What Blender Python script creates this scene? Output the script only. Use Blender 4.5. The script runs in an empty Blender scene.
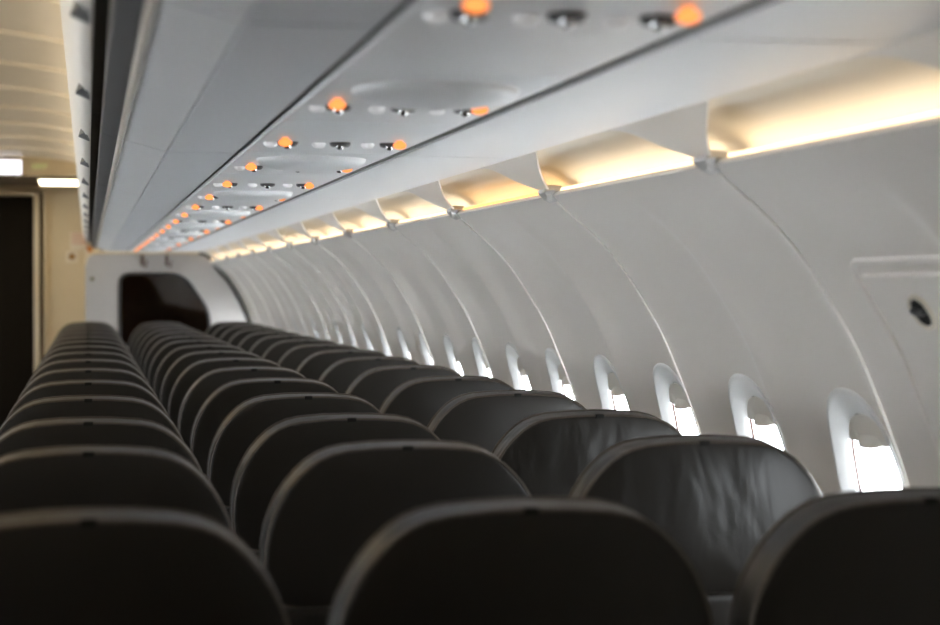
import bpy, bmesh, math, random
from mathutils import Vector, Matrix

R = math.radians
H = 1.27                                   # eye height above the cabin floor
sc = bpy.context.scene
COL = sc.collection

# ------------------------------------------------------------------ camera
cd = bpy.data.cameras.new('camera')
cam = bpy.data.objects.new('camera', cd)
COL.objects.link(cam)
cam.location = (0, 0, H)
cam.rotation_euler = (R(90 - 0.861), 0, -math.atan(382 / 1830))
cd.sensor_width = 36
cd.lens = 1830 / 940 * 36
cd.clip_start = .05
cd.clip_end = 200
cd.dof.use_dof = True
cd.dof.focus_distance = 4.4
cd.dof.aperture_fstop = 3.9
sc.camera = cam

# ------------------------------------------------------------------ world: hazy white daylight all round the aircraft
w = bpy.data.worlds.new('sky')
sc.world = w
w.use_nodes = True
bg = w.node_tree.nodes['Background']
bg.inputs['Color'].default_value = (.90, .96, 1, 1)
bg.inputs['Strength'].default_value = 21.0

sc.view_settings.view_transform = 'Standard'
sc.view_settings.look = 'None'
sc.view_settings.gamma = 1
sc.view_settings.use_curve_mapping = False
sc.view_settings.exposure = 0.1
sc.cycles.use_denoising = True
sc.cycles.max_bounces = 10
sc.cycles.diffuse_bounces = 7
sc.cycles.transparent_max_bounces = 8
sc.cycles.caustics_reflective = False
sc.cycles.caustics_refractive = False
sc.cycles.sample_clamp_indirect = 0

COVE_POWER = 2.6
CEIL_POWER = 10.0

# ------------------------------------------------------------------ materials
MATS = {}
def mat(name, col, rough=.5, spec=.5, bump=0, bscale=40, var=0, vscale=8, metal=0, coat=0, stretch=None):
    if name in MATS: return MATS[name]
    m = bpy.data.materials.new(name); m.use_nodes = True
    nt = m.node_tree; b = nt.nodes['Principled BSDF']
    b.inputs['Base Color'].default_value = (*col, 1)
    b.inputs['Roughness'].default_value = rough
    b.inputs['Specular IOR Level'].default_value = spec
    b.inputs['Metallic'].default_value = metal
    b.inputs['Coat Weight'].default_value = coat
    tc = nt.nodes.new('ShaderNodeTexCoord')
    vec = tc.outputs['Object']
    if stretch:
        mp = nt.nodes.new('ShaderNodeMapping'); mp.inputs['Scale'].default_value = stretch
        nt.links.new(vec, mp.inputs['Vector']); vec = mp.outputs['Vector']
    nz = nt.nodes.new('ShaderNodeTexNoise'); nz.inputs['Scale'].default_value = vscale
    nz.inputs['Detail'].default_value = 4
    nt.links.new(vec, nz.inputs['Vector'])
    mx = nt.nodes.new('ShaderNodeMix'); mx.data_type = 'RGBA'
    mx.inputs['A'].default_value = (*[c * (1 - var) for c in col], 1)
    mx.inputs['B'].default_value = (*[min(1, c * (1 + var)) for c in col], 1)
    nt.links.new(nz.outputs['Fac'], mx.inputs['Factor'])
    nt.links.new(mx.outputs['Result'], b.inputs['Base Color'])
    if bump:
        n2 = nt.nodes.new('ShaderNodeTexNoise'); n2.inputs['Scale'].default_value = bscale
        n2.inputs['Detail'].default_value = 3
        nt.links.new(vec, n2.inputs['Vector'])
        bp = nt.nodes.new('ShaderNodeBump'); bp.inputs['Strength'].default_value = bump
        bp.inputs['Distance'].default_value = .01
        nt.links.new(n2.outputs['Fac'], bp.inputs['Height'])
        nt.links.new(bp.outputs['Normal'], b.inputs['Normal'])
    MATS[name] = m
    return m

def emit(name, col, strength):
    if name in MATS: return MATS[name]
    m = bpy.data.materials.new(name); m.use_nodes = True
    nt = m.node_tree; nt.nodes.clear()
    o = nt.nodes.new('ShaderNodeOutputMaterial'); e = nt.nodes.new('ShaderNodeEmission')
    e.inputs['Color'].default_value = (*col, 1); e.inputs['Strength'].default_value = strength
    nt.links.new(e.outputs[0], o.inputs[0]); MATS[name] = m
    return m

def pane_mat(name, tint, refl):
    m = bpy.data.materials.new(name); m.use_nodes = True
    nt = m.node_tree; nt.nodes.clear()
    o = nt.nodes.new('ShaderNodeOutputMaterial'); t = nt.nodes.new('ShaderNodeBsdfTransparent')
    g = nt.nodes.new('ShaderNodeBsdfGlossy'); x = nt.nodes.new('ShaderNodeMixShader')
    x.inputs[0].default_value = refl
    t.inputs['Color'].default_value = (*tint, 1); g.inputs['Roughness'].default_value = .03
    nt.links.new(t.outputs[0], x.inputs[1]); nt.links.new(g.outputs[0], x.inputs[2])
    nt.links.new(x.outputs[0], o.inputs[0]); MATS[name] = m
    return m

WALL = mat('sidewall_plastic', (.79, .745, .70), .30, .5, bump=.03, bscale=220, var=.02, vscale=3)
SEAM = mat('seam_highlight_pale', (.90, .87, .83), .4, .4)  # paler than the wall: paints in the highlight along rolled panel edges
REVEAL = mat('window_reveal_plastic', (.72, .72, .715), .5, .4, var=.01)
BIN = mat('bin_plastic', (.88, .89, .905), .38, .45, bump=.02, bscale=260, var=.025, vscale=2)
BIN_SHADED = mat('bin_plastic_shaded', (.76, .775, .80), .38, .45, bump=.02, bscale=260, var=.025, vscale=2)  # bin plastic darkened: the flat facet's shading is put into the colour
BINDOOR = mat('bin_door_plastic', (.78, .75, .70), .4, .4, var=.02)
PSU = mat('service_panel_plastic', (.84, .85, .86), .36, .45, var=.02)
RAIL = mat('rail_dark', (.10, .10, .10), .5, .4)
SLOT = mat('slot_black', (.02, .02, .02), .6, .2)
STRIP = mat('bin_grip_grey', (.13, .13, .135), .5, .4, var=.1)
BEIGE = mat('bin_trim_beige', (.60, .54, .48), .4, .4)
COVE = mat('cove_plastic', (.84, .80, .72), .5, .3, var=.02)
GUSSET = mat('gusset_plastic', (.86, .86, .86), .42, .4)
nt_ = GUSSET.node_tree
tr_ = nt_.nodes.new('ShaderNodeBsdfTranslucent'); tr_.inputs['Color'].default_value = (.9, .9, .9, 1)
mx_ = nt_.nodes.new('ShaderNodeMixShader'); mx_.inputs[0].default_value = .30
nt_.links.new(nt_.nodes['Principled BSDF'].outputs[0], mx_.inputs[1]); nt_.links.new(tr_.outputs[0], mx_.inputs[2])
nt_.links.new(mx_.outputs[0], nt_.nodes['Material Output'].inputs[0])
CLIP = mat('clip_plastic', (.58, .57, .56), .35, .5)
CEIL = mat('ceiling_plastic', (.80, .74, .64), .45, .4, var=.03, vscale=3)
CREAM = mat('cream_laminate', (.64, .53, .36), .45, .35, bump=.02, bscale=120, var=.05)
BULK = mat('bulkhead_laminate', (.42, .40, .385), .45, .4, bump=.02, bscale=150, var=.03)
DARKDOOR = mat('dark_brown_door', (.010, .007, .004), .7, .1, var=.2)
DARKTRIM = mat('dark_trim', (.03, .028, .026), .5, .3)
CARPET = mat('carpet', (.035, .025, .018), .95, .1, bump=.4, bscale=300, var=.25, vscale=60)
SHADE = mat('window_shade_plastic', (.78, .74, .68), .45, .4, var=.03)
GASKET = mat('gasket_rubber', (.06, .03, .025), .6, .2)
CHROME = mat('chrome', (.8, .8, .8), .15, .5, metal=1)
WHITE = mat('white_plastic', (.92, .92, .92), .3, .5)
NOZZLE = mat('nozzle_dark', (.07, .07, .075), .4, .5)
PIPING = mat('seat_piping', (.06, .046, .034), .45, .5)
TAG = mat('seat_tag', (.008, .007, .006), .7, .2)
FRAMEM = mat('seat_frame_metal', (.12, .12, .12), .4, .5, metal=.6)
TRAY = mat('tray_grey', (.045, .045, .045), .45, .4)
PANE = pane_mat('window_pane', (1, 1, 1), .03)
DPANE = pane_mat('bulkhead_pane', (.6, .52, .45), .08)

def leather(name, crease):
    m = bpy.data.materials.new(name); m.use_nodes = True
    nt = m.node_tree; b = nt.nodes['Principled BSDF']
    b.inputs['Specular IOR Level'].default_value = .32
    tc = nt.nodes.new('ShaderNodeTexCoord')
    oi = nt.nodes.new('ShaderNodeObjectInfo')
    off = nt.nodes.new('ShaderNodeVectorMath'); off.operation = 'ADD'
    sc_ = nt.nodes.new('ShaderNodeVectorMath'); sc_.operation = 'SCALE'; sc_.inputs['Scale'].default_value = 11.3
    cmb = nt.nodes.new('ShaderNodeCombineXYZ')
    nt.links.new(oi.outputs['Random'], cmb.inputs['X']); nt.links.new(oi.outputs['Random'], cmb.inputs['Z'])
    nt.links.new(cmb.outputs[0], sc_.inputs[0])
    nt.links.new(tc.outputs['Object'], off.inputs[0]); nt.links.new(sc_.outputs[0], off.inputs[1])
    # grain
    g = nt.nodes.new('ShaderNodeTexVoronoi'); g.inputs['Scale'].default_value = 420
    nt.links.new(tc.outputs['Object'], g.inputs['Vector'])
    # long soft creases, drawn out up the back
    mp = nt.nodes.new('ShaderNodeMapping'); mp.inputs['Scale'].default_value = (1.0, 1.0, .45)
    mp.inputs['Rotation'].default_value = (0, R(12), 0)
    nt.links.new(off.outputs[0], mp.inputs['Vector'])
    n1 = nt.nodes.new('ShaderNodeTexNoise'); n1.inputs['Scale'].default_value = 15 if crease > .5 else 9
    n1.inputs['Detail'].default_value = 2.5; n1.inputs['Distortion'].default_value = .8
    nt.links.new(mp.outputs[0], n1.inputs['Vector'])
    b1 = nt.nodes.new('ShaderNodeBump'); b1.inputs['Strength'].default_value = crease
    b1.inputs['Distance'].default_value = .03
    nt.links.new(n1.outputs['Fac'], b1.inputs['Height'])
    b2 = nt.nodes.new('ShaderNodeBump'); b2.inputs['Strength'].default_value = .06; b2.inputs['Distance'].default_value = .002
    nt.links.new(g.outputs['Distance'], b2.inputs['Height']); nt.links.new(b1.outputs[0], b2.inputs['Normal'])
    nt.links.new(b2.outputs[0], b.inputs['Normal'])
    n3 = nt.nodes.new('ShaderNodeTexNoise'); n3.inputs['Scale'].default_value = 5
    nt.links.new(off.outputs[0], n3.inputs['Vector'])
    mx = nt.nodes.new('ShaderNodeMix'); mx.data_type = 'RGBA'
    mx.inputs['A'].default_value = (.009, .0074, .0058, 1); mx.inputs['B'].default_value = (.014, .0112, .0085, 1)
    nt.links.new(n3.outputs['Fac'], mx.inputs['Factor']); nt.links.new(mx.outputs['Result'], b.inputs['Base Color'])
    mr = nt.nodes.new('ShaderNodeMapRange'); mr.inputs['To Min'].default_value = .36; mr.inputs['To Max'].default_value = .46
    nt.links.new(n3.outputs['Fac'], mr.inputs['Value']); nt.links.new(mr.outputs[0], b.inputs['Roughness'])
    MATS[name] = m
    return m
LEATHER = leather('seat_leather', .08)
CREASED = leather('seat_leather_creased', .30)

# ------------------------------------------------------------------ helpers
def mesh(name, verts, faces, smooth=35):
    me = bpy.data.meshes.new(name)
    me.from_pydata([tuple(v) for v in verts], [], faces)
    bm = bmesh.new(); bm.from_mesh(me)
    bmesh.ops.remove_doubles(bm, verts=bm.verts, dist=1e-5)
    bmesh.ops.recalc_face_normals(bm, faces=bm.faces)
    bm.to_mesh(me); bm.free()
    if smooth:
        me.shade_smooth()
        me.set_sharp_from_angle(angle=R(smooth))
    return me

def obj(name, me, material, parent=None, loc=(0, 0, 0)):
    o = bpy.data.objects.new(name, me)
    if me is not None and material is not None and not me.materials: me.materials.append(material)
    COL.objects.link(o); o.location = loc
    if parent is not None: o.parent = parent
    return o

def thing(name, label, cat, group=None, loc=(0, 0, 0)):
    o = bpy.data.objects.new(name, None); COL.objects.link(o)
    o.empty_display_size = .1
    o.location = loc; o['label'] = label; o['category'] = cat
    if group: o['group'] = group
    return o

def struct(name, me=None, material=None, loc=(0, 0, 0)):
    o = obj(name, me, material, None, loc); o['kind'] = 'structure'
    if me is None: o.empty_display_size = .1
    return o

class MB:
    def __init__(s): s.v = []; s.f = []
    def add(s, v, f):
        n = len(s.v); s.v += [tuple(p) for p in v]; s.f += [tuple(i + n for i in q) for q in f]
    def box(s, x0, x1, y0, y1, z0, z1):
        s.add([(x0, y0, z0), (x1, y0, z0), (x1, y1, z0), (x0, y1, z0), (x0, y0, z1), (x1, y0, z1), (x1, y1, z1), (x0, y1, z1)],
              [(0, 3, 2, 1), (4, 5, 6, 7), (0, 1, 5, 4), (1, 2, 6, 5), (2, 3, 7, 6), (3, 0, 4, 7)])
    def grid(s, rows, closed=False):
        n = len(rows[0]); v = [p for r in rows for p in r]; f = []
        for i in range(len(rows) - 1):
            for j in range(n if closed else n - 1):
                k = (j + 1) % n
                f.append((i * n + j, i * n + k, (i + 1) * n + k, (i + 1) * n + j))
        s.add(v, f)
    def prism(s, pts, y0, y1):               # closed XZ polygon swept along Y
        n = len(pts)
        v = [(x, y0, z) for x, z in pts] + [(x, y1, z) for x, z in pts]
        f = [tuple(range(n)), tuple(range(2 * n - 1, n - 1, -1))]
        f += [(i, (i + 1) % n, n + (i + 1) % n, n + i) for i in range(n)]
        s.add(v, f)
    def tube(s, path, r, n=8, closed=False):
        P = [Vector(p) for p in path]; rows = []
        up = Vector((0, 0, 1)); prev = None
        m = len(P)
        for i in range(m):
            a = P[i - 1] if (i or closed) else P[i]
            b = P[(i + 1) % m] if (i < m - 1 or closed) else P[i]
            t = (b - a).normalized()
            if prev is None:
                u = t.cross(up)
                if u.length < 1e-3: u = t.cross(Vector((1, 0, 0)))
            else:
                u = prev - t * prev.dot(t)
            u.normalize(); prev = u; q = t.cross(u)
            rr = r[i] if isinstance(r, (list, tuple)) else r
            rows.append([P[i] + u * (rr * math.cos(2 * math.pi * k / n)) + q * (rr * math.sin(2 * math.pi * k / n)) for k in range(n)])
        if closed: rows.append(rows[0])
        self_n = len(s.v)
        s.grid(rows, True)
        if not closed:
            s.add(rows[0], [tuple(range(n))]); s.add(rows[-1], [tuple(range(n))])
    def lathe(s, prof, c, n=20, axis='z', sx=1, sy=1):   # prof: (radius, height)
        rows = []
        for r, h in prof:
            row = []
            for k in range(n):
                a = 2 * math.pi * k / n; x, y = r * sx * math.cos(a), r * sy * math.sin(a)
                row.append((c[0] + x, c[1] + y, c[2] + h) if axis == 'z' else (c[0] + x, c[1] + h, c[2] + y))
            rows.append(row)
        s.grid(rows, True)
        for row in (rows[0], rows[-1]): s.add(row, [tuple(range(n))])
    def rbox(s, x0, x1, y0, y1, z0, z1, b):             # box with bevelled edges
        bm = bmesh.new(); bmesh.ops.create_cube(bm, size=1)
        for v in bm.verts:
            v.co = Vector(((x0 + x1) / 2 + v.co.x * (x1 - x0), (y0 + y1) / 2 + v.co.y * (y1 - y0), (z0 + z1) / 2 + v.co.z * (z1 - z0)))
        bmesh.ops.bevel(bm, geom=bm.edges[:], offset=b, segments=3, affect='EDGES', profile=.5)
        bm.verts.index_update()
        s.add([v.co[:] for v in bm.verts], [[v.index for v in f.verts] for f in bm.faces]); bm.free()
    def mesh(s, name, smooth=35): return mesh(name, s.v, s.f, smooth)
    def build(s, name, material, parent=None, loc=(0, 0, 0), smooth=35):
        return obj(name, s.mesh(name, smooth), material, parent, loc)

def dup(root, parent=None):
    c = root.copy(); COL.objects.link(c); c.parent = parent
    for ch in list(root.children): dup(ch, c)
    return c

CENTRE = -.52                               # aisle centre line
def mirror(root):                            # the same piece on the other side of the aisle
    c = dup(root); c.location.x = 2 * CENTRE - root.location.x; c.scale.x = -1
    return c

ORD = ['first', 'second', 'third', 'fourth', 'fifth', 'sixth', 'seventh', 'eighth', 'ninth', 'tenth', 'eleventh', 'twelfth',
       'thirteenth', 'fourteenth', 'fifteenth', 'sixteenth', 'seventeenth', 'eighteenth']

# ------------------------------------------------------------------ cabin cross-section (x, z relative to eye height)
PROF = [(-1.27, 1.27), (-1.1, 1.325), (-.9, 1.365), (-.7, 1.38), (-.5, 1.37), (-.331, 1.333), (-.213, 1.289), (-.105, 1.242),
        (-.025, 1.194), (.047, 1.145), (.109, 1.088), (.17, 1.016), (.194, .989)]
def wx(z):
    P = PROF
    if z <= P[0][0]: return P[0][1]
    if z >= P[-1][0]: return P[-1][1]
    for i in range(len(P) - 1):
        if P[i][0] <= z <= P[i + 1][0]: break
    (a, A), (b, B) = P[i], P[i + 1]
    m0 = (B - P[i - 1][1]) / (b - P[i - 1][0]) if i else (B - A) / (b - a)
    m1 = (P[i + 2][1] - A) / (P[i + 2][0] - a) if i + 2 < len(P) else (B - A) / (b - a)
    t = (z - a) / (b - a); d = b - a
    return (2*t**3 - 3*t*t + 1)*A + (t**3 - 2*t*t + t)*d*m0 + (-2*t**3 + 3*t*t)*B + (t**3 - t*t)*d*m1
def sstep(a, b, x):
    t = max(0, min(1, (x - a) / (b - a))); return t * t * (3 - 2 * t)

SEAM0, PANEL, CELL = 2.82, 1.05, .525
WOFF, WZ, WA, WB = .215, -.425, .160, .235   # window centre inside its cell, half sizes of the moulded oval
def scoop(yl):                               # yl: 0..CELL from the seam, ridges stand proud, window bays sink back
    a, b = yl / .06, (CELL - yl) / .085
    return (1 - math.exp(-a * a)) * (1 - math.exp(-b * b))
def wall_pt(yl, z):                          # point on the panel, yl measured inside the panel
    c = yl % CELL
    if yl >= PANEL - 1e-6: c = CELL
    lead = .0035 * (1 - sstep(0, .12, yl))       # each panel's leading edge laps proud of the one before
    return Vector((wx(z) - lead + .032 * scoop(c) * (1 - sstep(.07, .192, z)), yl, z + H))
def wall_nrm(z):
    d = (wx(z + .01) - wx(z - .01)) / .02
    return Vector((1, 0, -d)).normalized()   # points out of the cabin

NY = 20
YS = [i / NY for i in range(NY + 1)]
def ell(a, b, th, e=2.35):
    c, s_ = math.cos(th), math.sin(th)
    k = (abs(c) ** e + abs(s_) ** e) ** (-1 / e)
    return a * c * k, b * s_ * k
ZT, ZB = -.13, -.73
ZU = [.194, .185, .17, .15, .13, .109, .085, .06, .03, 0, -.03, -.06, -.09, ZT]
ZL = [ZB, -.85, -1.0, -1.15, -1.262]
def cell_loop(y0, y1):
    nz = 12; L = []
    for i in range(NY): L.append((y0 + (y1 - y0) * i / NY, ZT))
    for i in range(nz): L.append((y1, ZT + (ZB - ZT) * i / nz))
    for i in range(NY): L.append((y1 + (y0 - y1) * i / NY, ZB))
    for i in range(nz): L.append((y0, ZB + (ZT - ZB) * i / nz))
    return L
def panel_mesh():
    m = MB(); g = .0015
    for c in range(2):
        y0 = c * CELL + (.0065 if c == 0 else 0); y1 = (c + 1) * CELL - (g if c == 1 else 0)
        # keep strictly inside the panel so the modulo picks this cell
        def P(y, z):
            yy = min(max(y, c * CELL + 1e-5), (c + 1) * CELL - 1e-5); p = wall_pt(yy, z); p.y = y; return p
        m.grid([[P(y0 + (y1 - y0) * t, z) for t in YS] for z in ZU])
        m.grid([[P(y0 + (y1 - y0) * t, z) for t in YS] for z in ZL])
        yc = c * CELL + WOFF
        L = cell_loop(y0, y1); rows = []
        for k in (0, .12, .3, .5, .7, .85, 1):
            row = []
            for (y, z) in L:
                th = math.atan2((z - WZ) / WB, (y - yc) / WA)
                ex, ez = ell(WA, WB, th)
                row.append(P(yc + ex + (y - yc - ex) * k, WZ + ez + (z - WZ - ez) * k))
            rows.append(row)
        m.grid(rows, True)
    # rolled edges at both seams and over the top lip
    for yl, sg in ((.0015, -1), (PANEL - g, 1)):
        zs = ZU + [ZT + (ZB - ZT) * i / 12 for i in range(1, 12)] + ZL
        rows = []
        for dy, dn in (((0, 0), (.0012, .0), (.0014, .012)) if sg > 0 else ((.0050, 0), (.0028, .0004), (.0012, .0014), (.0002, .0032), (0, .016))):
            rows.append([wall_pt(1e-5 if sg < 0 else PANEL, z) + Vector((0, yl - (1e-5 if sg < 0 else PANEL) + dy, 0)) + wall_nrm(z) * dn for z in zs])
        m.grid(rows)
    top = []
    for dx, dz in ((0, 0), (.002, .006), (.007, .009), (.014, .0085), (.019, .005), (.020, .002)):
        top.append([Vector((wx(.194) + dx, .0065 + (PANEL - .008) * t, .194 + dz + H)) for t in YS])
    m.grid(top)
    return m.mesh('sidewall_panel', 50)
def reveal_mesh():                            # moulded tapering tunnel, y local to window centre
    m = MB(); rows = []; n = 56
    cfg = [(1.035, .0005), (1.03, -.004), (1.0, -.006), (.97, -.003), (.945, -.001), (.92, .001), (.895, .0035), (.87, .006), (.845, .009), (.825, .0115), (.815, .013), (.812, .023)]
    for s_, d in cfg:
        row = []
        for k in range(n):
            th = 2 * math.pi * k / n; ey, ez = ell(WA * s_ * (1 if s_ > .95 else 1 - (.95 - s_) * .1), WB * s_, th)
            p = wall_pt(min(max(WOFF + ey, 1e-4), CELL - 1e-4), WZ + ez)
            f = sstep(1.0, .84, s_) if s_ < 1 else 0
            flat = wx(WZ + ez) + .032
            p.x = p.x * (1 - f) + flat * f
            p = p + wall_nrm(WZ + ez) * d; p.y -= WOFF
            row.append(p)
        rows.append(row)
    m.grid(rows, True)
    return m.mesh('reveal', 60)
def disc_on_wall(s_, d, thick, name, z_from=None):
    m = MB(); n = 56; a, b = WA * s_, WB * s_
    def ring(k, dd):
        r = []
        for i in range(n):
            ey, ez = ell(a * k, b * k, 2 * math.pi * i / n)
            if z_from is not None: ez = max(ez, z_from + .008 * (ey / a) ** 2)
            z = WZ + ez
            p = Vector((wx(z) + .032, ey, z + H)) + wall_nrm(z) * dd
            r.append(p)
        return r
    for dd in (d, d + thick):
        rows = [ring(k, dd) for k in (1, .75, .5, .25)]
        m.grid(rows, True); m.add(rows[-1], [tuple(range(n))])
    m.grid([ring(1, d), ring(1, d + thick)], True)
    return m.mesh(name, 40)
def gasket_mesh():
    m = MB(); P = []
    for k in range(56):
        ey, ez = ell(WA * .803, WB * .803, 2 * math.pi * k / 56); z = WZ + ez
        P.append(Vector((wx(z) + .032, ey, z + H)) + wall_nrm(z) * .019)
    m.tube(P, .0025, 6, True)
    return m.mesh('gasket')
ME_PANEL, ME_REVEAL = panel_mesh(), reveal_mesh()
ME_PANE = disc_on_wall(.818, .021, .003, 'pane')
SHB = WB * .81 - .055                        # the blind is pushed up, its edge just shows
ME_SHADE = disc_on_wall(.808, .013, .003, 'shade', z_from=SHB)
ME_BLOCKER = disc_on_wall(.808, .013, .003, 'shade')  # closed blind, added out of view to keep light off the seat backs
ME_GASKET = gasket_mesh()
def handle_mesh():
    m = MB(); rows = []
    for i in range(13):
        t = i / 12 * 2 - 1; wd = math.sqrt(max(0, 1 - t * t)); row = []
        z = WZ + SHB
        for dx, dz in ((.012, .002), (.012 - .016 * wd, .001), (.012 - .018 * wd, .006), (.012 - .010 * wd, .018), (.012, .030)):
            row.append(Vector((wx(z) + .032, t * .045, z + H + dz)) + wall_nrm(z) * dx)
        rows.append(row)
    m.grid(rows)
    return m.mesh('shade_handle', 40)
ME_HANDLE = handle_mesh()
def seam_highlight_mesh():
    m = MB(); zs = [.19 - i * .02 for i in range(73)]  # added bead that draws the bright edge line at each seam
    m.tube([Vector((wx(z) - .0035, .0022, z + H)) + wall_nrm(z) * .0008 for z in zs], .0022, 8)
    return m.mesh('seam_highlight', 70)
ME_SEAM = seam_highlight_mesh()

wall_r = struct('wall_right', loc=(1.27, 6, 0))
NP0, NP1 = -5, 12
parts = []
wn = 0
for k in range(NP0, NP1):
    y = SEAM0 + PANEL * k
    o = obj('sidewall_panel', ME_PANEL, WALL, wall_r, (-1.27, y - 6, 0))
    o = obj('seam_highlight', ME_SEAM, SEAM, wall_r, (-1.27, y - 6, 0))
WINS = []
for k in range(NP0, NP1):
    for c in range(2):
        wn += 1
        yc = SEAM0 + PANEL * k + CELL * c + WOFF
        wd = struct('window_%d' % wn, loc=(0, yc, 0))
        obj('reveal', ME_REVEAL, REVEAL, wd); obj('pane', ME_PANE, PANE, wd)
        sh = obj('window_shade', ME_SHADE if yc > 2.2 else ME_BLOCKER, SHADE, wd); obj('shade_handle', ME_HANDLE, SHADE, sh)  # closed ones are light blockers out of view
        obj('gasket', ME_GASKET, GASKET, wd)
        WINS.append(wd)
wl = dup(wall_r); wl.name = 'wall_left'; wl.location = (2 * CENTRE - 1.27, 6, 0); wl.scale.x = -1
for wd in list(WINS):
    wn += 1
    c = mirror(wd); c.name = 'window_%d' % wn
    for ch in c.children:
        if ch.data == ME_BLOCKER and wd.location.y > -.6: ch.data = ME_SHADE

# ------------------------------------------------------------------ floor, outer shell, ends
m = MB(); m.box(-2.6, 1.55, -3, 17.2, -.06, 0); struct('floor', m.mesh('floor', 0), CARPET)
m = MB()
arch = [(wx(-.03) + .035, -.03), (1.36, .12), (1.33, .35), (1.2, .65), (.95, .95), (.6, 1.15), (.1, 1.28), (CENTRE, 1.32)]
arch = arch + [(2 * CENTRE - x, z) for x, z in arch[-2::-1]]
for (a, b) in ((0, 0),):
    m.grid([[(x, y, z + H) for x, z in arch] for y in (-3, 17.2)])
    m.grid([[(CENTRE + (x - CENTRE) * 1.03, y, z * 1.03 + H) for x, z in arch] for y in (-3, 17.2)])
struct('trim_9', m.mesh('fuselage_crown', 60), mat('crown_liner', (.5, .5, .5), .8, .1))
m = MB(); m.box(-2.6, 1.55, -2.62, -2.5, 0, 2.62); struct('wall_back', m.mesh('wall_back', 0), DARKDOOR)  # unseen end wall, coloured dark to keep light off the seat backs
m = MB(); m.box(1.30, 1.42, 15.42, 17.2, 0, 1.6); struct('wall_right_2', m.mesh('w', 0), CREAM)
m = MB(); m.box(-2.5, -2.34, 15.42, 17.2, 0, 1.6); struct('wall_left_2', m.mesh('w', 0), CREAM)
m = MB(); m.box(-2.6, 1.55, 17.1, 17.2, 0, 2.62); struct('wall_front', m.mesh('w', 0), mat('galley_brown', (.12, .06, .028), .5, .3, var=.2))

# ------------------------------------------------------------------ ceiling
def cz(x): return .993 - .24 * (x - CENTRE) ** 2
ceil = struct('ceiling', loc=(CENTRE, 6, H + 1))
def ceil_panel_mesh(L):
    m = MB(); xs = [CENTRE - .60 + 1.20 * i / 24 for i in range(25)]; rows = []
    for y, d in ((.001, .03), (.001, -.010), (.004, -.014), (.012, -.016), (.05, -.014), (L * .25, -.009), (L * .5, -.006), (L * .75, -.002), (L * .92, .002), (L - .004, .006), (L + .004, .012)):
        rows.append([(x - CENTRE, y, cz(x) + d - 1) for x in xs])
    m.grid(rows)
    return m.mesh('ceiling_panel', 60)
ME_CP = ceil_panel_mesh(1.05)
for k in range(-9, 7): obj('ceiling_panel', ME_CP, CEIL, ceil, (0, 7.3 + 1.05 * k - 6, 0))

# ------------------------------------------------------------------ overhead bins
BL = 1.87
BJ = [1.9 + BL * k for k in range(-2, 7)]
def bin_parts():
    L = BL - .006
    out = {}
    m = MB(); m.prism([(.296, .270), (.161, .270), (.159, .272), (.159, .31), (.296, .31)], .003, L); out['underside'] = (m.mesh('underside', 20), BIN_SHADED)
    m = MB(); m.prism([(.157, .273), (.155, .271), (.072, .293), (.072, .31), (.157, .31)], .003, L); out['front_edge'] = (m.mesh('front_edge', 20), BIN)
    m = MB(); m.prism([(.640, .268), (.880, .268), (.888, .271), (.890, .278), (.890, .31), (.640, .31)], .003, L); out['outer_panel'] = (m.mesh('outer_panel', 50), BIN)
    m = MB(); m.prism([(.071, .308), (.071, .2915), (.067, .2885), (.062, .2905), (.060, .295), (.060, .308)], .001, L + .004); out['edge_trim'] = (m.mesh('edge_trim', 60), BEIGE)
    m = MB(); m.prism([(.059, .31), (.059, .298), (.031, .305), (.027, .308), (.027, .35), (.059, .35)], .002, L); out['grip_rail'] = (m.mesh('grip_rail', 30), STRIP)
    m = MB(); m.prism([(.0272, .343), (.0272, .36), (.006, .36), (.006, .343)], .002, L); out['slot_liner'] = (m.mesh('slot_liner', 30), SLOT)
    m = MB(); m.prism([(.07, .36), (.07, .80), (.89, .62), (.89, .315), (.64, .315), (.64, .42), (.296, .42), (.296, .36)], .002, L); out['bin_shell'] = (m.mesh('bin_shell', 30), BIN)
    return out
def door_mesh():
    m = MB(); D = BL / 2
    P = [(.006, .326), (-.004, .330), (-.018, .352), (-.032, .395), (-.042, .45), (-.048, .51), (-.048, .57), (-.040, .64), (-.022, .72), (.004, .79)]
    Q = [(x + .014 * min(1, .1 + (z - .326) / .08), z + .004) for x, z in P[::-1]]
    m.prism(P + Q, .004, D - .004)
    return m.mesh('door', 40)
def latch_mesh():
    m = MB()     # small wedge-shaped catch under the door's lower edge
    v = []
    for y, s_ in ((0, .25), (.05, 1.0), (.075, 1.0)):
        v += [(-.001, y, .330), (-.002 - .013 * s_, y, .346), (-.003 - .017 * s_, y, .336 - .006 * s_), (.004, y, .320)]
    f = [(0, 1, 2, 3), (8, 9, 10, 11)]
    for i in range(2):
        for j in range(4): f.append((i * 4 + j, i * 4 + (j + 1) % 4, i * 4 + 4 + (j + 1) % 4, i * 4 + 4 + j))
    m.add(v, f)
    return m.mesh('latch', 0)
BP, ME_DOOR, ME_LATCH = bin_parts(), door_mesh(), latch_mesh()
BINS = []
for i, y in enumerate(BJ):
    n = i - 1
    lab = ('grey overhead bin unit above the exit hatch' if n == 1 else
           'grey overhead bin unit, %s one along from the exit hatch towards the bulkhead' % ORD[n - 2] if n > 1 else
           'grey overhead bin unit, %s one behind the exit hatch' % ORD[-n])
    b = thing('overhead_bin', lab, 'luggage bin', 'overhead bins over the seat rows', (0, y, H))
    for nm, (me, mt) in BP.items(): obj(nm, me, mt, b)
    for d in range(2):
        dr = obj('door', ME_DOOR, BINDOOR, b, (0, d * BL / 2, 0))
        obj('latch', ME_LATCH, STRIP, dr, (0, .33, 0))
    BINS.append(b)
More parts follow.
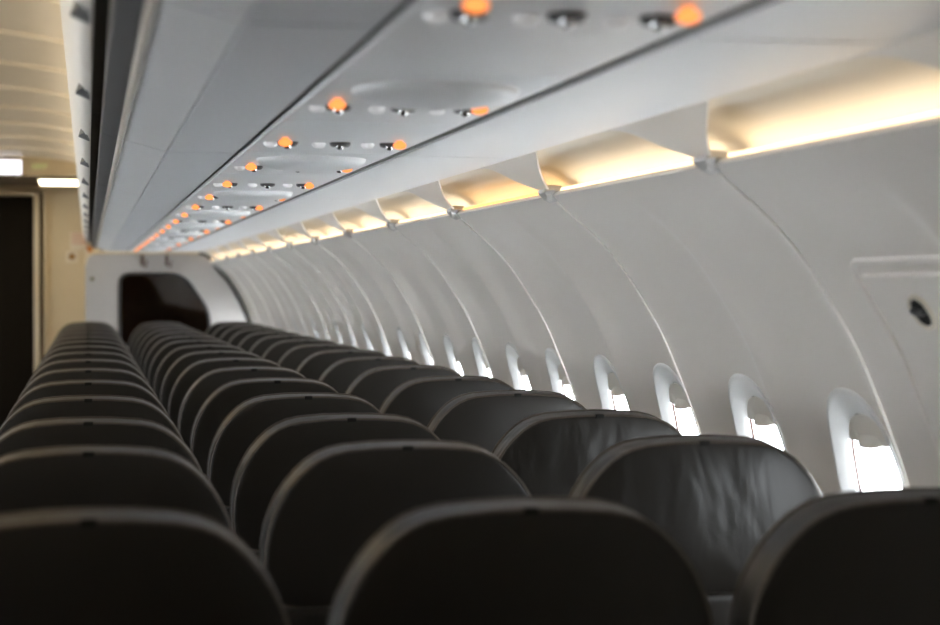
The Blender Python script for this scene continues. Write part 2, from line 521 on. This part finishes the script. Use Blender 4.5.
for i, b in enumerate(list(BINS)):
    c = mirror(b); c['label'] = 'grey overhead bin unit across the aisle, %s one counted from the lit header' % ORD[len(BINS) - 1 - i]; c['group'] = 'overhead bins across the aisle'

# ------------------------------------------------------------------ passenger service channel between rails
Y0, Y1 = BJ[0], BJ[-1] + BL
for i, (a, b, z) in enumerate(((.297, .309, .276), (.619, .638, .275))):
    m = MB(); m.prism([(a, z), (b, z), (b, z + .03), (a, z + .03)], Y0, Y1)
    if i == 1: m.prism([(.626, z - .006), (.631, z - .006), (.631, z), (.626, z)], Y0, Y1)
    t = struct('trim_%d' % (i + 1), m.mesh('rail', 0), RAIL, (0, 0, H))
    c = mirror(t); c.name = 'trim_%d' % (i + 3)
ROWL = [1.66, 2.62, 3.33, 4.04, 4.75, 5.46, 6.17, 6.88, 7.58, 8.28, 8.98, 9.68, 10.38, 11.08, 11.78, 12.5, 13.2, 13.9]
ORANGE = emit('call_light_orange', (1.0, .30, .08), 1.6)
def hemi(r, h): return [(r * math.sin(a * math.pi / 12), -h * math.cos(a * math.pi / 12)) for a in range(7)]
m = MB(); m.lathe([(.0125 * math.sin(a * math.pi / 14) + .0002, -.0085 - .0075 * math.cos(a * math.pi / 14)) for a in range(13)] + [(.006, .002)], (0, 0, 0), 20); ME_CALL = m.mesh('call_light', 60)
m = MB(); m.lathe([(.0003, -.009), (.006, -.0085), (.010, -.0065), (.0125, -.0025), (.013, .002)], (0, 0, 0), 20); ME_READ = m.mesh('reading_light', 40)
READL = mat('reading_lens_added_glow', (.92, .92, .92), .3)
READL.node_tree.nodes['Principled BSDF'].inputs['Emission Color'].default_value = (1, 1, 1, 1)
READL.node_tree.nodes['Principled BSDF'].inputs['Emission Strength'].default_value = .14  # added glow: the lamps are off, this only lifts the lens brightness
m = MB(); m.lathe([(.020, .002), (.0195, -.004), (.016, -.007), (.012, -.004), (.0115, -.001), (.0003, -.001)], (0, 0, 0), 24); ME_NOZ = m.mesh('air_nozzle', 40)
m = MB(); m.lathe([(.0003, -.013), (.005, -.012), (.0075, -.008), (.008, -.001)], (0, 0, 0), 16); ME_NOZC = m.mesh('nozzle_tip', 60)
m = MB(); m.lathe([(.0003, -.027)] + [(math.sin(a * math.pi / 20), -.027 * math.cos(a * math.pi / 20) ** .8) for a in range(1, 10)] + [(1, 0), (1, .003)], (0, 0, 0), 40, sx=.116, sy=.105); ME_DOME = m.mesh('lamp_dome', 60)
def psu_mesh(L):
    m = MB(); m.rbox(.311, .617, .003, L - .003, .268, .29, .004)
    return m.mesh('panel', 30)
for i, y in enumerate(ROWL):
    ya = y - .32 if i else Y0 + .0
    yb = (ROWL[i + 1] - .32) if i + 1 < len(ROWL) else Y1
    dome = i % 2 == 1
    lab = ('service panel with bulging oval cover, ' if dome else 'flat grey service panel, ') + '%s in line from the exit hatch' % ORD[i]
    t = thing('service_panel', lab, 'service panel', 'service panels over the seat rows', (0, y, H))
    me = psu_mesh(yb - ya)
    obj('panel', me, PSU, t, (0, ya - y, 0))
    for x in (.337, .428, .521):
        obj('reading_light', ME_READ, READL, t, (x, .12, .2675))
    for x in (.367, .466, .561):
        nz = obj('air_nozzle', ME_NOZ, NOZZLE, t, (x, .10, .2675)); obj('nozzle_tip', ME_NOZC, CHROME, nz)
    obj('call_light', ME_CALL, ORANGE, t, (.352, 0, .2675)); obj('call_light', ME_CALL, ORANGE, t, (.568, .03, .2675))
    if dome: obj('oval_cover', ME_DOME, PSU, t, (.467, -.15, .2682))
# the opposite side's channel, seen by nobody, closes the ceiling there
m = MB(); m.prism([(.311, .268), (.617, .268), (.617, .29), (.311, .29)], Y0, Y1)
o = struct('trim_10', m.mesh('channel', 0), PSU, (2 * CENTRE, 0, H)); o.scale.x = -1

# ------------------------------------------------------------------ lit cove between bins and sidewall
cove = struct('trim_5', loc=(0, 0, H))
def cove_panel_mesh():
    m = MB(); P = [(.888, .274), (.893, .281), (.91, .280), (.94, .270), (.97, .259), (1.00, .247), (1.025, .232), (1.041, .216), (1.047, .200), (1.043, .188), (1.033, .183), (1.022, .186)]
    m.grid([[(x, y, z) for x, z in P] for y in (0, PANEL * .25, PANEL * .5, PANEL * .75, PANEL)])
    return m.mesh('cove_panel', 50)
def gusset_mesh():
    m = MB(); rows = []; nt, nv = 14, 16; B, C = Vector((.8865, 0, .2695)), Vector((.978, 0, .204))
    d = (C - B); nrm = Vector((-d.z, 0, d.x)).normalized()      # up and out
    if nrm.z < 0: nrm = -nrm
    for i in range(nt + 1):
        t = (i / nt) ** 1.3; wv = .31 * (1 - t ** .32) + .022
        wn_ = .25 * (1 - t) + .022
        row = []
        base = B + d * t - nrm * (.008 * math.sin(math.pi * t))
        row.append(base + Vector((0, -wn_ + .001, 0)) + nrm * .004)
        for j in range(nv + 1):
            s_ = j / nv * 2 - 1
            row.append(base + Vector((0, (wv if s_ > 0 else wn_) * s_, 0)))
        row.append(base + Vector((0, wv - .001, 0)) + nrm * .004)
        rows.append(row)
    m.grid(rows)
    return m.mesh('gusset', 40)
def clip_mesh():
    m = MB(); rows = []
    for y, s_ in ((-.034, .25), (-.030, .8), (-.018, 1), (.018, 1), (.030, .8), (.034, .25)):
        rows.append([(.976 + a * 1, y * (1 if z > -.5 else .5), .200 + z * s_) for a, z in ((.03, .016), (.004, .017), (-.008, .010), (-.009, .0), (-.001, -.015), (.012, -.022), (.03, -.016))])
    # taper: narrow towards the foot
    rr = []
    for row in rows:
        rr.append([(x, y * (1 if i < 4 else (.62 if i == 4 else .3)), z) for i, (x, y, z) in enumerate(row)])
    m.grid(rr, False)
    m.add(rr[0], [tuple(range(7))]); m.add(rr[-1], [tuple(range(7))])
    return m.mesh('clip', 30)
m = MB(); m.prism([(.996, .2035), (1.014, .2045), (1.036, .198), (1.036, .203), (1.016, .2105), (.998, .2095)], .05, PANEL - .05); ME_TUBE = m.mesh('light_strip', 0)
ME_COVE, ME_GUS, ME_CLIP = cove_panel_mesh(), gusset_mesh(), clip_mesh()
for k in range(NP0, NP1):
    y = SEAM0 + PANEL * k
    obj('cove_panel', ME_COVE, COVE, cove, (0, y, 0))
    obj('gusset', ME_GUS, GUSSET, cove, (0, y, 0))
    obj('clip', ME_CLIP, CLIP, cove, (0, y, 0))
    amber = (k == 1)
    me = ME_TUBE.copy()
    obj('light_strip', me, emit('cove_lamp_amber', (1, .55, .16), COVE_POWER * .9) if amber else emit('cove_lamp_warm', (1, .75, .46), COVE_POWER), cove, (0, y, 0))
c = mirror(cove); c.name = 'trim_6'

# ceiling wash lamps that sit on top of the bins
m = MB(); m.prism([(.022, .806), (.055, .806), (.055, .822), (.022, .822)], -1.8, 14.5)
wash = struct('trim_7', m.mesh('wash_lamp', 0), emit('ceiling_wash', (1, .84, .60), CEIL_POWER), (0, 0, H))
c = mirror(wash); c.name = 'trim_8'

# ------------------------------------------------------------------ far end: bulkhead, header, galley wall, doorway
def plate(outer, inner, y0, y1, name):
    bm = bmesh.new()
    def loop(P):
        vs = [bm.verts.new((x, y0, z)) for x, z in P]
        return [bm.edges.new((vs[i], vs[(i + 1) % len(vs)])) for i in range(len(vs))]
    E = loop(outer) + (loop(inner) if inner else [])
    bmesh.ops.triangle_fill(bm, edges=E, use_beauty=True)
    r = bmesh.ops.extrude_face_region(bm, geom=bm.faces[:])
    for v in r['geom']:
        if isinstance(v, bmesh.types.BMVert): v.co.y = y1
    bmesh.ops.recalc_face_normals(bm, faces=bm.faces)
    me = bpy.data.meshes.new(name); bm.to_mesh(me); bm.free()
    return me
def rounded(P, rads, n=6):
    out = []
    N = len(P)
    for i in range(N):
        p = Vector(P[i]); a = Vector(P[i - 1]) - p; b = Vector(P[(i + 1) % N]) - p
        r = rads[i]
        if r <= 0: out.append(tuple(p)); continue
        pa, pb = p + a.normalized() * r, p + b.normalized() * r
        for k in range(n + 1):
            t = k / n; q = pa * (1 - t) ** 2 + p * (2 * t * (1 - t)) + pb * t * t
            out.append(tuple(q))
    return out
BY = 15.35
curve = [(wx(z) - .012, z) for z in (.12, .05, -.04, -.15, -.29, -.45, -.6, -.8, -1.0, -1.2, -1.265)]
outer = rounded([(-.022, -1.265), (-.022, .262), (.97, .262)] + curve, [0, .10, .06] + [0] * len(curve))
inner = rounded([(.255, -.50), (.255, .092), (.775, .092), (.99, -.23), (.99, -.50)], [.08, .09, .12, .10, .08])
bh = thing('bulkhead', 'pale grey bulkhead panel with dark tinted window before the first seats', 'bulkhead', None, (0, BY, H))
me = plate(outer, inner, 0, .04, 'panel'); obj('panel', me, BULK, bh)
me = plate(rounded([(.257, -.498), (.257, .09), (.774, .09), (.988, -.231), (.988, -.498)], [.08, .09, .12, .10, .08]), None, .015, .022, 'pane'); obj('pane', me, DPANE, bh)
m = MB(); m.tube([(x, -.004, z) for x, z in inner], .012, 8, True); m.build('window_gasket', DARKTRIM, bh)
ip = [p for p in outer if p[0] > .9 and p[1] > -1.2]
m = MB(); m.tube([(x, -.006, z) for x, z in ip], .013, 8); m.build('edge_seal', DARKTRIM, bh)
tp = [p for p in outer if p[0] < .9 and p[1] > .1]
m = MB(); m.tube([(x, -.004, z + .004) for x, z in tp + [(.9, .262)]], .012, 8); m.build('top_edge', CREAM, bh)
for x in (.44, .64):
    m = MB(); m.rbox(x - .012, x + .012, -.03, .0, .16, .25, .004); m.tube([(x, -.02, .17), (x + .03, -.03, .14), (x + .035, -.03, .20)], .008, 6)
    m.build('hook', mat('hook_brown', (.12, .08, .06), .5, .4), bh)
m = MB(); m.lathe([(.0003, -.012), (.018, -.012), (.02, 0)], (.035, 0, .05), 16, axis='y'); m.build('lock', mat('lock_brass', (.18, .17, .10), .4, .5, metal=.5), bh)

# header at the end of the aisle ceiling, with the lit signs
m = MB()
hx = [(-1.12, .85)] + [(CENTRE - .60 + 1.2 * i / 16, cz(CENTRE - .60 + 1.2 * i / 16) + .01) for i in range(17)] + [(.08, .85)]
m.prism(hx, 14.65, 14.72)
struct('trim_11', m.mesh('header', 20), CREAM, (0, 0, H))
m = MB(); m.box(-1.12, .08, 14.70, 17.1, .85, .90); struct('trim_14', m.mesh('vestibule_ceiling', 0), mat('vestibule_brown', (.16, .12, .08), .6, .2), (0, 0, H))
sg = thing('exit_sign', 'glowing white rectangular sign on the cream header above the aisle', 'sign', None, (-.64, 14.65, H + .855))
m = MB(); m.rbox(-.15, .145, -.05, -.002, -.005, .118, .008); m.build('housing', WHITE, sg)
m = MB(); m.rbox(-.14, .138, -.054, -.049, .002, .110, .002); m.build('lit_face', emit('sign_white', (.97, .93, 1), 2.2), sg)
pm = emit('sign_print', (.62, .50, .66), 1.0)
for x0, x1, z0, z1 in ((.0, .03, .02, .05), (-.05, -.02, .02, .06), (-.09, -.07, .02, .05), (.05, .07, .03, .05)):
    m = MB(); m.box(x0, x1, -.0555, -.0542, z0, z1); m.build('print_mark', pm, sg, smooth=0)
def text(name, body, size, material, parent, loc, rot=(R(90), 0, 0), align='CENTER'):
    cu = bpy.data.curves.new(name, 'FONT'); cu.body = body; cu.size = size; cu.align_x = align; cu.extrude = .0015
    tmp = bpy.data.objects.new(name, cu); COL.objects.link(tmp)
    dg = bpy.context.evaluated_depsgraph_get()
    me = bpy.data.meshes.new_from_object(tmp.evaluated_get(dg))
    bpy.data.objects.remove(tmp)
    o = obj(name, me, material, parent, loc); o.rotation_euler = rot
    return o
gs = thing('lettered_sign', 'small dim green lettering on the cream header beside the white sign', 'sign', None, (-.365, 14.649, H + .905))
text('green_letters', 'EXIT', .055, emit('green_letters', (.55, .62, .22), .75), gs, (0, -.003, 0))

# vestibule lamp
m = MB(); lp = thing('ceiling_lamp', 'bright white rectangular lamp in the ceiling beyond the header', 'lamp', None, (-.23, 15.2, H + .85))
m.rbox(-.17, .17, -.28, .42, -.015, -.001, .006); m.build('frame', mat('lamp_frame', (.3, .24, .16), .4, .4), lp)
m = MB(); m.rbox(-.15, .155, -.26, .40, -.022, -.0155, .002); m.build('diffuser', emit('vestibule_lamp', (1, .88, .62), 8.0), lp)

# galley wall, doorway
m = MB(); m.box(-.36, .10, 16.2, 16.3, 0, .85 + H); m.box(.04, .10, 15.42, 16.2, 0, .85 + H); m.box(-1.2, -.36, 16.2, 16.3, .80 + H, .85 + H)
struct('wall_front_2', m.mesh('galley_wall', 0), CREAM)
m = MB(); m.rbox(-.455, -.405, 16.13, 16.2, .0, .80 + H, .008); m.rbox(-1.17, -1.12, 16.13, 16.2, .0, .80 + H, .008); m.rbox(-1.17, -.405, 16.13, 16.2, .765 + H, .80 + H, .008)
struct('trim_12', m.mesh('door_frame', 30), mat('door_frame_cream', (.66, .56, .40), .35, .5))
d = struct('door_1', loc=(-.79, 16.2, 0))
m = MB(); m.rbox(-.325, .33, .0, .04, .01, .76 + H, .006); m.build('door_leaf', DARKDOOR, d)
m = MB(); m.rbox(-.375, -.345, 16.15, 16.2, .0, .80 + H, .006); struct('trim_13', m.mesh('post', 30), mat('post_cream', (.60, .50, .34), .4, .4))
# placards on the galley wall
pc = thing('placard', 'white placard with rows of pink print on the cream wall', 'placard', None, (-.055, 16.2, H + .40))
m = MB(); m.rbox(-.095, .07, -.006, -.0005, -.095, .06, .002); m.build('card', mat('card_white', (.72, .64, .52), .5, .3), pc)
for i in range(4):
    m = MB(); m.box(-.08, .055, -.0075, -.0062, .035 - i * .026, .045 - i * .026); m.build('print_line', mat('print_pink', (.62, .30, .24), .6, .2), pc, smooth=0)
pc = thing('placard', 'small placard with a round brown emblem beneath the pink-printed one', 'placard', None, (-.135, 16.2, H + .245))
m = MB(); m.rbox(-.05, .05, -.006, -.0005, -.05, .05, .004); m.build('card', MATS['card_white'], pc)
m = MB(); m.lathe([(.0003, -.009), (.030, -.009), (.030, -.0062)], (0, 0, 0), 20, axis='y'); m.build('emblem', mat('emblem_brown', (.30, .16, .05), .6, .2), pc)
pc = thing('placard', 'small placard with a round orange emblem close to the bin end', 'placard', None, (.02, 16.2, H + .31))
m = MB(); m.rbox(-.045, .045, -.006, -.0005, -.045, .045, .004); m.build('card', MATS['card_white'], pc)
m = MB(); m.lathe([(.0003, -.009), (.032, -.009), (.032, -.0062)], (0, 0, 0), 20, axis='y'); m.build('emblem', mat('emblem_orange', (.50, .18, .04), .6, .2), pc)

# ------------------------------------------------------------------ exit hatch in the near sidewall panel
hx_ = thing('exit_hatch', 'pale emergency exit hatch with raised frame and dark handle hole in the sidewall', 'exit hatch', None, (0, 0, 0))
def wall_at(y, z, d=0):                     # on the surface of the panel, d towards the cabin
    p = wall_pt((y - SEAM0) % PANEL, z); p.y = y
    return p - wall_nrm(z) * d
def hatch_path(ya, yb, zt, zb, r, n=8):
    P = []
    zs = [zb + (zt - r - zb) * i / 16 for i in range(17)]
    P += [(yb, z) for z in zs]
    P += [(yb - r + r * math.cos(a * math.pi / 2 / n), zt - r + r * math.sin(a * math.pi / 2 / n)) for a in range(1, n + 1)]
    P += [(yb - r + (ya + r - yb + r) * i / 20, zt) for i in range(1, 20)]
    P += [(ya + r - r * math.sin(a * math.pi / 2 / n), zt - r + r * math.cos(a * math.pi / 2 / n)) for a in range(0, n + 1)]
    P += [(ya, z) for z in zs[::-1][1:]]
    return P
m = MB(); m.tube([wall_at(y, z, .001) for y, z in hatch_path(1.84, 2.715, .038, -.9, .03)], .0055, 8); m.build('frame', WALL, hx_, smooth=60)
# raised panel skin
rows = []
m = MB()
ny = 24; zs = [.018, .016, .01, 0, -.03, -.06, -.09, -.12, -.15, -.17]
m.grid([[wall_at(1.865 + (2.692 - 1.865) * j / ny, z, .007 if i else -.002) for j in range(ny + 1)] for i, z in enumerate(zs)])
for yy in (1.865, 2.692):
    m.grid([[wall_at(yy, z, -.002) for z in zs], [wall_at(yy, z, .007) for z in zs]])
m.build('hatch_skin', WALL, hx_, smooth=40)
hc = (2.55, -.036)
def hring(a, b, d, n=24, rot=R(-8)):
    r = []
    for k in range(n):
        t = 2 * math.pi * k / n; u, v = a * math.cos(t), b * math.sin(t)
        y = hc[0] + u * math.cos(rot) - v * math.sin(rot); z = hc[1] + u * math.sin(rot) + v * math.cos(rot)
        r.append(wall_at(y, z, d))
    return r
m = MB(); r_ = [hring(.030, .022, .0105), hring(.022, .016, .0095), hring(.004, .003, .0085)]; m.grid(r_, True); m.add(r_[-1], [tuple(range(24))]); m.build('handle_hole', SLOT, hx_)
m = MB(); m.tube(hring(.031, .023, .0095), .0045, 6, True); m.build('hole_rim', mat('hole_rim_cream', (.74, .68, .58), .35, .5), hx_, smooth=60)
m = MB(); m.tube([wall_at(hc[0] + u * .020, hc[1] + .004 - .004 * (1 - u * u), .013) for u in (-1, -.5, 0, .5, 1)], .0055, 8); m.build('handle', NOZZLE, hx_, smooth=60)

# ------------------------------------------------------------------ seats
OUT = [(0, 0), (.05, .001), (.1, .005), (.125, .0105), (.145, .019), (.163, .031), (.180, .047), (.196, .066), (.209, .087), (.220, .110), (.228, .135), (.233, .165), (.234, .195), (.231, .225), (.222, .245), (.205, .257), (.17, .263), (.1, .266), (0, .267)]
def outline():
    rt = OUT; lf = [(-x, d) for x, d in OUT[-2:0:-1]]
    return rt + lf
def pad_mesh(name, O, tilt, T, bulge, z_top, y_top, fb=.02, wr=0, seed=0):
    O = list(O); n = len(O); cx = 0; cdn = sum(d for _, d in O) / n
    rnd = random.Random(seed); ph = [rnd.uniform(0, 6.3) for _ in range(8)]
    ct, st = math.cos(tilt), math.sin(tilt)
    def P(x, d, t):    # d down the pad, t thickness forward
        return Vector((x, y_top + d * st + t * ct, z_top - d * ct + t * st))
    def crease(x, d):
        if not wr: return 0
        s_ = 0
        for i in range(4):
            s_ += math.sin(x * (42 + 19 * i) + ph[i] + 1.6 * math.sin(d * (13 + 5 * i) + ph[i + 4])) / (1 + i * .5)
        return wr * s_ * (sstep(.03, .11, d)) * (1 - sstep(.21, .26, d))
    m = MB(); rows = []
    for k, t in ((.0, None), (.2, None), (.4, None), (.55, None), (.7, None), (.82, None), (.9, None), (.955, None), (.985, None)):
        row = []
        for x, d in O:
            xx, dd = x * k, cdn + (d - cdn) * k
            row.append(P(xx, dd, -bulge * (1 - k ** 2.6) + crease(xx, dd)))
        rows.append(row)
    for k, t in ((.993, .0012), (.999, .004), (1.0, .010), (1.002, T * .5), (1.0, T - .012), (.99, T - .004), (.97, T), (.8, T + fb * .5), (.4, T + fb), (0, T + fb)):
        rows.append([P(x * k, cdn + (d - cdn) * k, t) for x, d in O])
    m.grid(rows, True)
    return m.mesh(name, 50)
TILT = R(5)
ZTOP = H - .2660
def densify(O, k):
    out = []
    for i in range(len(O)):
        a, b = O[i], O[(i + 1) % len(O)]
        for j in range(k): out.append((a[0] + (b[0] - a[0]) * j / k, a[1] + (b[1] - a[1]) * j / k))
    return out
O1 = outline()
ME_PAD = pad_mesh('headrest', O1, TILT, .070, .012, ZTOP, 0)
ME_PAD_CR = [pad_mesh('headrest', densify(O1, 2), TILT, .070, .013, ZTOP, 0, wr=0, seed=s_) for s_ in (3, 8)]
def piping_mesh():
    m = MB(); ct, st = math.cos(TILT), math.sin(TILT)
    for t in (.002, .068):
        m.tube([(x * .994, d * st + t * ct, ZTOP - .135 * ct - (d - .135) * .994 * ct + t * st) for x, d in O1], .0032, 6, True)
    return m.mesh('piping', 60)
ME_PIPE = piping_mesh()
m = MB(); m.rbox(-.009, .009, -.003, .010, ZTOP - .006, ZTOP + .0022, .001); ME_TAG = m.mesh('tag', 30)
# lower back: fuller cushion under the headrest, raked
OL = rounded([(-.222, .0), (.222, .0), (.232, .40), (.21, .50), (-.21, .50), (-.232, .40)], [.05, .05, .08, .05, .05, .08], 5)
ME_LOW = pad_mesh('lower_back', OL, R(11), .075, .014, ZTOP - .262, .008)
m = MB()
m.rbox(-.19, .19, -.012, .010, -.13, .12, .008); ME_TRAY = m.mesh('tray_table', 30)
m = MB(); m.rbox(-.02, .02, -.008, .008, -.012, .012, .003); ME_TLATCH = m.mesh('tray_latch', 30)
m = MB(); m.rbox(-.231, .231, .17, .63, .36, .47, .04); ME_CUSH = m.mesh('seat_cushion', 50)
m = MB(); m.rbox(-.272, -.238, .10, .52, .55, .60, .012); m.rbox(-.265, -.245, .12, .17, .36, .56, .006); ME_ARM = m.mesh('armrest', 40)
m = MB()
m.rbox(-.2, .2, .20, .24, .33, .365, .006); m.rbox(-.2, .2, .52, .56, .33, .365, .006)
ME_BEAM = m.mesh('base_beam', 30)
m = MB(); m.tube([(0, .22, .345), (0, .10, .02), (0, .60, .02), (0, .54, .345)], .016, 8); m.rbox(-.02, .02, .06, .64, 0, .02, .004); ME_LEG = m.mesh('leg', 40)
ROWS = [2.10, 2.95] + [3.60 + .728 * i for i in range(14)]
COLS = [(0.0, 'aisle'), (.512, 'middle'), (1.022, 'window')]
random.seed(5)
for r, y in enumerate(ROWS):
    for x, nm in COLS:
        pos = 'in the row beside the exit hatch' if r == 0 else '%s row along from the exit hatch' % ORD[r]
        cr = (nm == 'window' and r in (1, 2))
        lab = 'dark brown leather %s seat, %s%s' % (nm, 'deeply creased back, ' if cr else '', pos)
        s_ = thing('airline_seat', lab, 'seat', 'leather seats in rows of three', (x, y, 0))
        me = ME_PAD_CR[r - 1] if cr else ME_PAD
        h = obj('headrest', me, CREASED if cr else LEATHER, s_)
        obj('piping', ME_PIPE, PIPING, h); obj('tag', ME_TAG, TAG, h)
        obj('lower_back', ME_LOW, LEATHER, s_)
        t = obj('tray_table', ME_TRAY, TRAY, s_, (0, .033, .56)); t.rotation_euler.x = R(11)
        obj('tray_latch', ME_TLATCH, FRAMEM, t, (0, -.018, .09))
        obj('seat_cushion', ME_CUSH, LEATHER, s_); obj('armrest', ME_ARM, TRAY, s_)
        obj('base_beam', ME_BEAM, FRAMEM, s_)
        for lx in (-.16, .16): obj('leg', ME_LEG, FRAMEM, s_, (lx, 0, 0))
